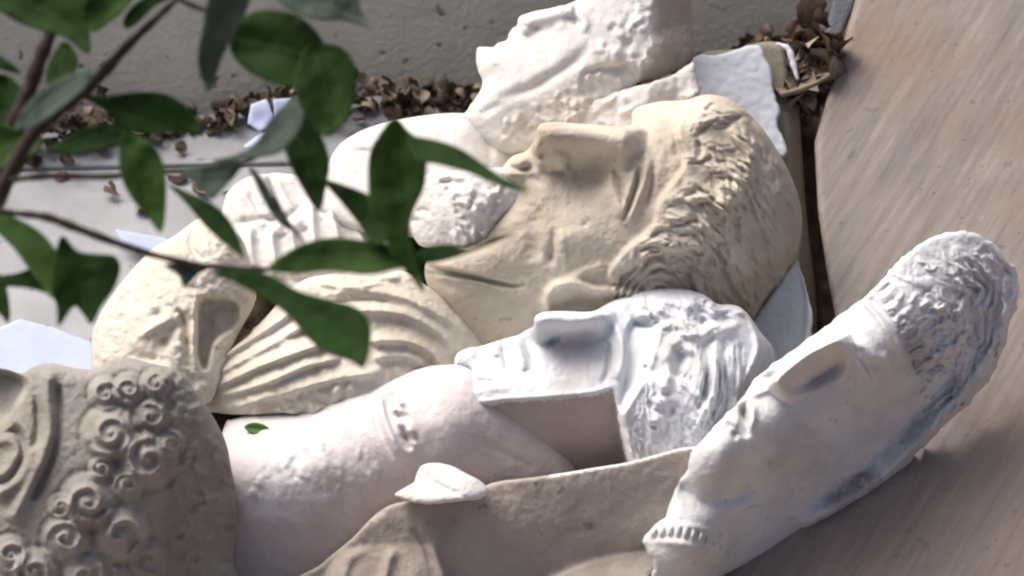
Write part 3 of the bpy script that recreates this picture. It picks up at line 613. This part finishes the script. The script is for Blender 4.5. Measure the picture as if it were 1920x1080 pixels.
r = Rel([(742, 932), (752, 918), (775, 905), (782, 885), (792, 871), (815, 867), (845, 873), (875, 888), (905, 905), (915, 922), (900, 936), (860, 940), (800, 946)], step=2.4, smooth=3, jag=1)
r.ctrl([(745, 930, 0), (790, 875, 5), (850, 880, 5), (910, 920, 5), (810, 915, 24), (870, 915, 28), (770, 925, 10)]).R([(792, 880), (815, 905), (840, 918), (880, 935)], 5, -7)
tag(r.build('plaster_lump', WARMW, 372, (.05, .45), (820, 910), R=14, thick=40, rough=1.2), 'small white broken lump lying on the rim of the brown mould', 'plaster fragment')

# ------------------------------------------------------------------ right mask
r = Rel([(1207, 1012), (1222, 992), (1245, 968), (1258, 938), (1272, 905), (1290, 878), (1294, 852), (1318, 822), (1350, 790), (1395, 738), (1425, 702), (1462, 674), (1505, 644), (1535, 622), (1568, 594), (1605, 570), (1640, 538), (1680, 496), (1715, 466),
         (1755, 442), (1800, 433), (1840, 442), (1870, 464), (1893, 492), (1912, 524), (1908, 566), (1888, 630), (1868, 690), (1828, 745), (1780, 790), (1720, 850), (1690, 888), (1635, 922), (1570, 962), (1490, 1012), (1410, 1052), (1340, 1090), (1300, 1130), (1220, 1130), (1224, 1060), (1212, 1032)], step=2.5, smooth=3, jag=3.2)
r.ctrl([(1215, 1010, 0), (1262, 930, 0), (1296, 855, 0), (1400, 735, 5), (1500, 650, 5), (1600, 575, 5), (1750, 445, 5), (1280, 950, 26), (1360, 960, 20), (1300, 1040, 60), (1370, 815, 62), (1425, 785, 66), (1500, 758, 36), (1568, 708, 34), (1612, 668, 70), (1680, 600, 74), (1780, 520, 50), (1850, 480, 10), (1890, 600, -40), (1700, 860, -90),
        (1500, 990, -100), (1350, 1070, -60), (1250, 1080, 10), (1520, 800, 22), (1560, 850, -22), (1430, 930, -15), (1640, 800, -45), (1740, 700, 15), (1830, 620, 0)])
r.T([(1456, 712), (1512, 668), (1566, 640)], 8, 58, 150, 24, 34)
r.Z([(1470, 714), (1500, 676), (1555, 648), (1580, 656), (1582, 682), (1545, 714), (1492, 734)], -46, 20)
r.R([(1455, 690), (1480, 712), (1472, 730)], 6, 12).B(1442, 706, 11, 9, 0, -16).R([(1405, 745), (1440, 730), (1468, 728)], 7, 12).R([(1385, 758), (1398, 795), (1390, 820)], 9, -34).R([(1410, 755), (1412, 785), (1402, 812)], 7, 18).R([(1370, 785), (1378, 812)], 9, 10)
r.B(1334, 862, 42, 50, .6, 44, 4).R([(1268, 905), (1310, 935), (1370, 940), (1420, 905)], 12, -16, .1)
r.R([(1398, 742), (1386, 770), (1384, 800)], 5, 10).R([(1362, 790), (1376, 806), (1378, 826)], 5, -14).R([(1600, 668), (1622, 688), (1640, 720), (1640, 750)], 4, -12)
# neck and necklace
r.R([(1262, 900), (1300, 940), (1350, 960)], 14, -10).R([(1300, 925), (1360, 948), (1420, 952)], 12, 8)
for i in range(11):
    t = i / 10; x = 1225 + 150 * t; y = 998 + 46 * t - 18 * math.sin(t * 3.1); r.B(x, y, 6, 9, .2, 10, 3); r.B(x + 7, y + 2, 4, 9, .2, -9)
r.R([(1218, 1015), (1290, 1022), (1370, 1062)], 8, 7).R([(1250, 985), (1310, 990), (1370, 1020)], 7, 6)
# eyes and brow
r.B(1634, 712, 16, 30, -.1, 12, 3).R([(1590, 660), (1612, 690), (1612, 725), (1598, 755)], 9, 14).R([(1608, 690), (1618, 715), (1612, 738)], 6, -10).R([(1632, 675), (1648, 700), (1650, 735)], 7, -12).R([(1655, 660), (1672, 700), (1668, 745)], 8, 12).R([(1580, 640), (1620, 650), (1655, 690)], 10, 12).R([(1582, 655), (1586, 690), (1570, 720)], 7, 14).R([(1590, 745), (1615, 770), (1650, 770)], 8, -8)
# diadem and hair
r.A([(1618, 562), (1650, 600), (1676, 640), (1700, 685), (1715, 740)], 6, 8, 14, .05)
r.R([(1628, 556), (1664, 596), (1692, 640), (1716, 690)], 5, -9, .05)
for i in range(15):
    t = i / 14; x = 1640 + 92 * t; y = 552 + 150 * t; r.R([(x, y), (x + 18, y - 10), (x + 32, y - 24)], 3.2, 4 if i % 2 else -5, .2)
r.hair([(1660, 560), (1700, 600), (1790, 560), (1800, 660), (1770, 740), (1735, 760), (1710, 680)], -.6, 15, 7, 14, 22, 18, 11)
r.locks([(1670, 560), (1790, 560), (1790, 660), (1740, 740), (1700, 670)], 50, 28, -.6, 4, 9, 0, 56, .5, .5)
r.hair([(1690, 500), (1830, 450), (1860, 520), (1790, 570), (1700, 570), (1670, 530)], .5, 30, 6, 16, 40, 16, 12)
r.hair([(1790, 520), (1850, 470), (1900, 520), (1900, 600), (1860, 690), (1800, 770), (1700, 860), (1690, 820), (1760, 740), (1790, 640)], lambda x, y: 'd', 21, 15, 14, 46, 14, 13)
r.locks([(1740, 480), (1850, 470), (1890, 540), (1860, 680), (1760, 800), (1740, 760), (1790, 640)], 40, 70, lambda x, y: 1.2 + max(0, y - 520) * .0035, 5, 10, 0, 55, .15, .2, True)
r.locks([(1600, 900), (1680, 830), (1740, 790), (1720, 850), (1650, 910)], 20, 40, -.7, 5, 6, .2, 53)
r.locks([(1520, 960), (1600, 890), (1640, 900), (1560, 960)], 36, 18, -.6, 4.5, 9, .5, 54, 1.2)
r.R([(1500, 985), (1570, 950), (1640, 905), (1700, 850), (1760, 790), (1830, 710), (1870, 640), (1890, 560)], 9, 34, .05).R([(1525, 950), (1600, 905), (1680, 840), (1740, 775), (1800, 700)], 14, -16, .1)
r.B(1612, 895, 9, 7, -.6, -14).B(1886, 508, 9, 14, -.6, -14).B(1848, 470, 12, 7, .6, -10)
r.noise(1.5, 26, 6)
tag(r.build('mask_cast', BLUEW, 312, (-.36, .02), (1400, 800), R=9, E=12, thick=30, rough=.6,
            dirt=[([(1540, 940), (1600, 895), (1650, 900), (1570, 950)], .5, 10), ([(1690, 600), (1740, 640), (1735, 700), (1700, 690)], .4, 26), ([(1440, 830), (1500, 800), (1560, 840), (1500, 890)], .25, 50)]), 'long bluish white face mask tilted against the leaning board', 'plaster mask')  # dirt on the lower jaw, then shade painted on hair and cheek

# ------------------------------------------------------------------ dark curly head bottom left
curly = None
r = Rel([(-60, 700), (0, 690), (40, 700), (62, 688), (95, 680), (140, 690), (178, 692), (205, 676), (240, 670), (280, 680), (320, 690), (345, 705), (372, 742), (400, 782), (424, 830), (434, 880), (444, 935), (446, 1000), (436, 1050), (420, 1130), (-60, 1130)], step=2.4, smooth=3)
r.ctrl([(60, 700, 0), (240, 680, 0), (350, 720, -10), (435, 900, -90), (440, 1050, -90), (240, 830, 50), (140, 980, 70), (60, 850, 50), (340, 900, 10), (300, 1050, 15), (20, 720, -30), (0, 1000, 60), (150, 760, 30), (390, 860, -40)])
r.Z([(-60, 700), (20, 700), (48, 722), (30, 760), (10, 800), (-60, 810)], -60, 16)
r.R([(92, 695), (88, 740), (92, 800), (78, 860), (45, 930), (20, 980)], 13, 22, .05).R([(108, 720), (112, 790), (98, 860), (60, 940)], 7, -14, .05).R([(66, 740), (70, 800), (56, 850)], 6, -16)
r.R([(-10, 800), (30, 790), (54, 815), (56, 860), (30, 905), (-10, 930)], 11, 18, .05).R([(-10, 830), (20, 826), (32, 850), (10, 885), (-10, 890)], 9, 12, .05).R([(-10, 815), (30, 810), (44, 845), (22, 893), (-10, 910)], 6, -10, .05)
for i, (x, y, rr) in enumerate([(200, 738, 27), (242, 730, 25), (205, 812, 40), (285, 782, 28), (278, 862, 43), (168, 940, 40), (228, 1002, 42), (122, 1010, 36), (66, 1072, 34), (160, 1080, 34), (295, 720, 24), (238, 908, 24), (112, 950, 22), (322, 830, 22), (190, 880, 20), (280, 1050, 30), (20, 1040, 30)]):
    r.SP(x + (i * 7 % 5) - 2, y, rr * (1.08 + .05 * (i % 3)), 1.3 + .2 * (i % 3), rr * .3, 1 if i % 2 else -1, i * 1.3)
r.locks([(270, 690), (340, 710), (370, 780), (300, 770)], 30, 30, .3, 6, 7, .5, 61, 1.2)
r.locks([(120, 700), (250, 700), (330, 800), (330, 1060), (60, 1080), (110, 900), (170, 860)], 60, 30, 1.2, 5, 4, .4, 64, 1.2)
r.locks([(320, 760), (390, 790), (436, 880), (440, 1060), (320, 1060)], 70, 46, 1.2, 6, 6.5, .35, 62, .4, .5)
r.noise(2.5, 34, 6)
tag(r.build('curly_head_cast', GREYP, 430, (0, .0), (200, 900), R=34, thick=150, rough=.9, dirt=[([(330, 800), (420, 830), (470, 900), (470, 1150), (280, 1150), (300, 960)], .4, 80)]), 'dark grey head with rows of snail curls in the lower left corner', 'plaster head')  # patch paints the shade of the right flank

# ------------------------------------------------------------------ papers
def paper(pts, q, sl_, label, curl=2):
    r = Rel(pts, step=5, smooth=1); r.noise(curl, 60, 3); return tag(r.build('paper_sheet', PAPER, q, sl_, R=3, E=2, thick=3, rough=0), label, 'paper')
paper([(-20, 622), (38, 598), (100, 614), (172, 642), (200, 700), (160, 720), (60, 740), (-20, 740)], -235, (0, .9), 'flat bluish white sheet at the left edge above the curly head')
paper([(216, 430), (262, 438), (312, 446), (330, 470), (280, 476), (228, 456)], -470, (0, .9), 'narrow white sheet lying on the paving beside the cream scroll', 2)
paper([(470, 196), (500, 185), (512, 215), (516, 242), (486, 246), (464, 232)], -640, (0, .5), 'small crumpled white paper among the dead leaves', 6)
paper([(512, 186), (548, 184), (540, 205), (515, 228)], -640, (0, .2), 'small grey folded paper scrap beside the crumpled white one', 3)
paper([(455, 275), (480, 256), (505, 244), (500, 262), (470, 282)], -560, (0, .7), 'thin white scrap of paper half under the dead leaves', 2)

# ------------------------------------------------------------------ green leaves
def leaf(name, pts, q, m, slope=(0, 0), parent=None, spine=None, fold=12, step=4):
    r = Rel(pts, step=step, smooth=4)
    c = r.P.mean(0)
    if spine is None:
        dd = np.hypot(*(r.P[:, None] - r.P[None]).T); i, j = np.unravel_index(dd.argmax(), dd.shape); spine = [tuple(r.P[i]), tuple(c), tuple(r.P[j])]
    r.R(spine, 26, -fold * .7, .1); r.R(spine, 3.5, 1.6, 0)
    sp_ = cr(spine, 5)
    for k in range(3, len(sp_) - 1, 2):
        t = sp_[min(k + 1, len(sp_) - 1)] - sp_[k - 1]; t = t / (np.linalg.norm(t) + 1e-6); n_ = np.array([-t[1], t[0]])
        for sg in (-1, 1): r.R([sp_[k], sp_[k] + sg * n_ * 22 + t * 16, sp_[k] + sg * n_ * 45 + t * 40], 3, .6, .1)
    r.noise(7, 90, int(c[0]) % 40)
    return r.build(name, m, q, slope, R=4, E=1.5, thick=1.5, parent=parent, rough=0)

plant = empty('shrub_branch', 60, 380, 1500)
tag(plant, 'dark green leafy shrub branches hanging in the upper left foreground', 'shrub')
G, H_ = LEAF, LEAFB
LV = [
 ([(-40, -40), (-20, 5), (30, 40), (75, 58), (120, 70), (166, 102), (168, 60), (160, 20), (170, -40)], 1500, G, (.3, .2)),
 ([(118, 78), (142, 98), (146, 120), (135, 145), (122, 166), (95, 168), (86, 150), (92, 115)], 1450, G, (.2, .3)),
 ([(30, 245), (36, 215), (60, 185), (100, 155), (150, 132), (172, 135), (165, 160), (120, 200), (70, 235)], 1620, H_, (0, .6)),
 ([(-30, 150), (10, 140), (40, 165), (60, 200), (40, 240), (-30, 250)], 1400, G, (0, .2)),
 ([(400, -20), (468, -20), (462, 20), (445, 58), (420, 100), (393, 172), (378, 145), (370, 110), (378, 60)], 1600, H_, (.2, -.3)),
 ([(432, 95), (438, 60), (462, 28), (505, 18), (555, 28), (590, 55), (612, 95), (604, 130), (575, 155), (545, 165), (500, 152), (460, 130)], 1500, G, (.1, .2)),
 ([(575, 85), (610, 82), (645, 92), (668, 130), (667, 180), (650, 225), (615, 255), (585, 235), (560, 190), (552, 150)], 1560, G, (-.2, .4)),
 ([(500, -40), (525, 5), (560, 28), (600, 38), (655, 40), (694, 53), (675, 15), (655, -40)], 1540, H_, (.1, .3)),
 ([(152, 178), (200, 180), (250, 173), (300, 174), (335, 188), (362, 212), (380, 250), (330, 248), (270, 252), (225, 240), (195, 205)], 1480, G, (0, .1)),
 ([(88, 284), (130, 255), (175, 236), (215, 232), (240, 245), (225, 272), (160, 286)], 1430, G, (0, .5)),
 ([(232, 250), (262, 258), (292, 278), (308, 315), (312, 370), (303, 436), (275, 405), (245, 370), (225, 325), (223, 280)], 1600, G, (-.2, .3)),
 ([(538, 200), (570, 205), (600, 250), (618, 300), (612, 350), (598, 397), (565, 350), (540, 300), (528, 245)], 1520, G, (-.1, .3)),
 ([(556, 182), (572, 220), (552, 262), (520, 288), (470, 298), (420, 305), (395, 302), (440, 290), (478, 270), (500, 232), (525, 205)], 1590, H_, (0, .4)),
 ([(328, 318), (380, 310), (452, 302), (445, 325), (420, 352), (397, 374), (372, 350)], 1600, H_, (0, .2)),
 ([(316, 346), (352, 360), (400, 383), (430, 412), (450, 450), (456, 482), (425, 460), (388, 428), (352, 385)], 1560, G, (.2, .4)),
 ([(466, 312), (488, 328), (508, 362), (528, 400), (548, 432), (530, 425), (505, 395), (484, 355)], 1500, H_, (0, .2)),
 ([(740, 220), (765, 245), (788, 265), (800, 300), (796, 350), (778, 390), (768, 430), (780, 480), (796, 550), (760, 505), (735, 480), (718, 430), (694, 400), (690, 350), (692, 290), (712, 250)], 1600, G, (-.3, .2)),
 ([(606, 338), (650, 348), (695, 368), (725, 400), (730, 445), (700, 460), (672, 420), (640, 380)], 1560, G, (.3, .2)),
 ([(765, 258), (815, 262), (862, 278), (905, 306), (948, 336), (992, 358), (940, 350), (880, 325), (820, 308), (780, 300)], 1640, G, (.1, .6)),
 ([(505, 502), (535, 475), (575, 455), (620, 446), (680, 450), (740, 462), (800, 480), (790, 495), (740, 505), (690, 515), (620, 508), (550, 514)], 1580, G, (0, .5)),
 ([(770, 482), (805, 462), (850, 458), (880, 466), (925, 444), (972, 436), (925, 456), (880, 474), (830, 490), (790, 494)], 1600, G, (0, .5)),
 ([(400, 512), (450, 505), (505, 515), (560, 545), (620, 562), (668, 576), (692, 605), (695, 645), (682, 690), (655, 676), (610, 662), (572, 630), (540, 592), (495, 560), (445, 532)], 1650, G, (.1, .4)),
 ([(-20, 388), (30, 408), (75, 434), (105, 470), (118, 520), (100, 560), (65, 520), (25, 465), (-20, 420)], 1560, G, (.2, .3)),
 ([(116, 442), (145, 470), (180, 476), (215, 480), (226, 505), (212, 545), (190, 575), (172, 608), (152, 585), (138, 575), (110, 612), (106, 575), (95, 540), (100, 490)], 1600, G, (-.2, .2)),
 ([(-20, 520), (30, 512), (70, 500), (110, 510), (130, 540), (100, 552), (50, 540), (-20, 535)], 1540, G, (0, .3)),
 ([(308, 497), (350, 494), (402, 498), (372, 515), (347, 540), (334, 516)], 1590, H_, (0, .2)),
 ([(-30, 500), (5, 520), (18, 570), (16, 606), (-4, 585), (-30, 560)], 1450, G, (0, .2)),
 ([(-30, 300), (10, 285), (50, 258), (84, 262), (60, 295), (28, 340), (5, 392), (-30, 400)], 1420, H_, (0, .4)),
 ([(-30, 230), (20, 238), (75, 252), (70, 285), (20, 310), (-30, 320)], 1440, G, (0, .4)),
 ([(230, 40), (250, 10), (300, -20), (330, -10), (290, 12), (262, 40), (238, 55)], 1500, G, (0, .3)),
 ([(-30, 90), (10, 110), (38, 132), (30, 138), (-30, 118)], 1480, G, (0, .2)),
 ([(170, 60), (215, 35), (240, 10), (262, -30), (170, -40), (160, 0)], 1510, G, (0, .2)),
 ([(790, 506), (840, 510), (900, 522), (935, 534), (890, 530), (840, 520)], 1570, H_, (0, .3)),
]
for i_, (p, q, m, s_) in enumerate(LV): leaf('leaf', p, q, LEAFC if m is G and i_ % 3 == 1 else m, s_, plant)
tube('branch', [(345, -15, 1450), (300, 28, 1470), (240, 85, 1480), (180, 150, 1490), (120, 200, 1500), (70, 240, 1500), (20, 320, 1500), (-30, 420, 1500)], [4, 5, 7, 9, 10, 10, 11, 12], BARK, plant)
tube('branch', [(100, 50, 1380), (75, 110, 1385), (50, 180, 1390), (20, 240, 1395), (-30, 330, 1400)], [9, 11, 12, 12, 13], BARK, plant)
tube('branch', [(-30, 392, 1560), (30, 400, 1560), (90, 408, 1565), (160, 434, 1570), (280, 476, 1580), (400, 500, 1590), (520, 506, 1580)], [4, 4.5, 6, 6, 5, 4, 3], BARK, plant)
tube('branch', [(20, 338, 1540), (90, 330, 1545), (200, 331, 1550), (300, 322, 1560), (400, 318, 1570), (470, 300, 1580), (530, 250, 1580)], [4, 5, 4.5, 4, 3.5, 3, 2], BARK, plant)
tube('branch', [(330, -5, 1470), (370, 14, 1480), (420, 28, 1490)], [4, 4, 3], BARK, plant)
tube('branch', [(500, 330, 1520), (530, 400, 1520), (570, 455, 1530)], [2, 2.5, 2], BARK, plant)
r = Rel([(458, 800), (474, 792), (495, 796), (507, 808), (494, 817), (470, 812)], step=2); r.R([(458, 800), (507, 810)], 6, -4)
lf = r.build('fallen_leaf', FRESH, 205, (0, .4), R=3, E=2, thick=2, rough=0)
tag(lf, 'small bright green leaf fallen on the white shoulder of the bust', 'leaf')
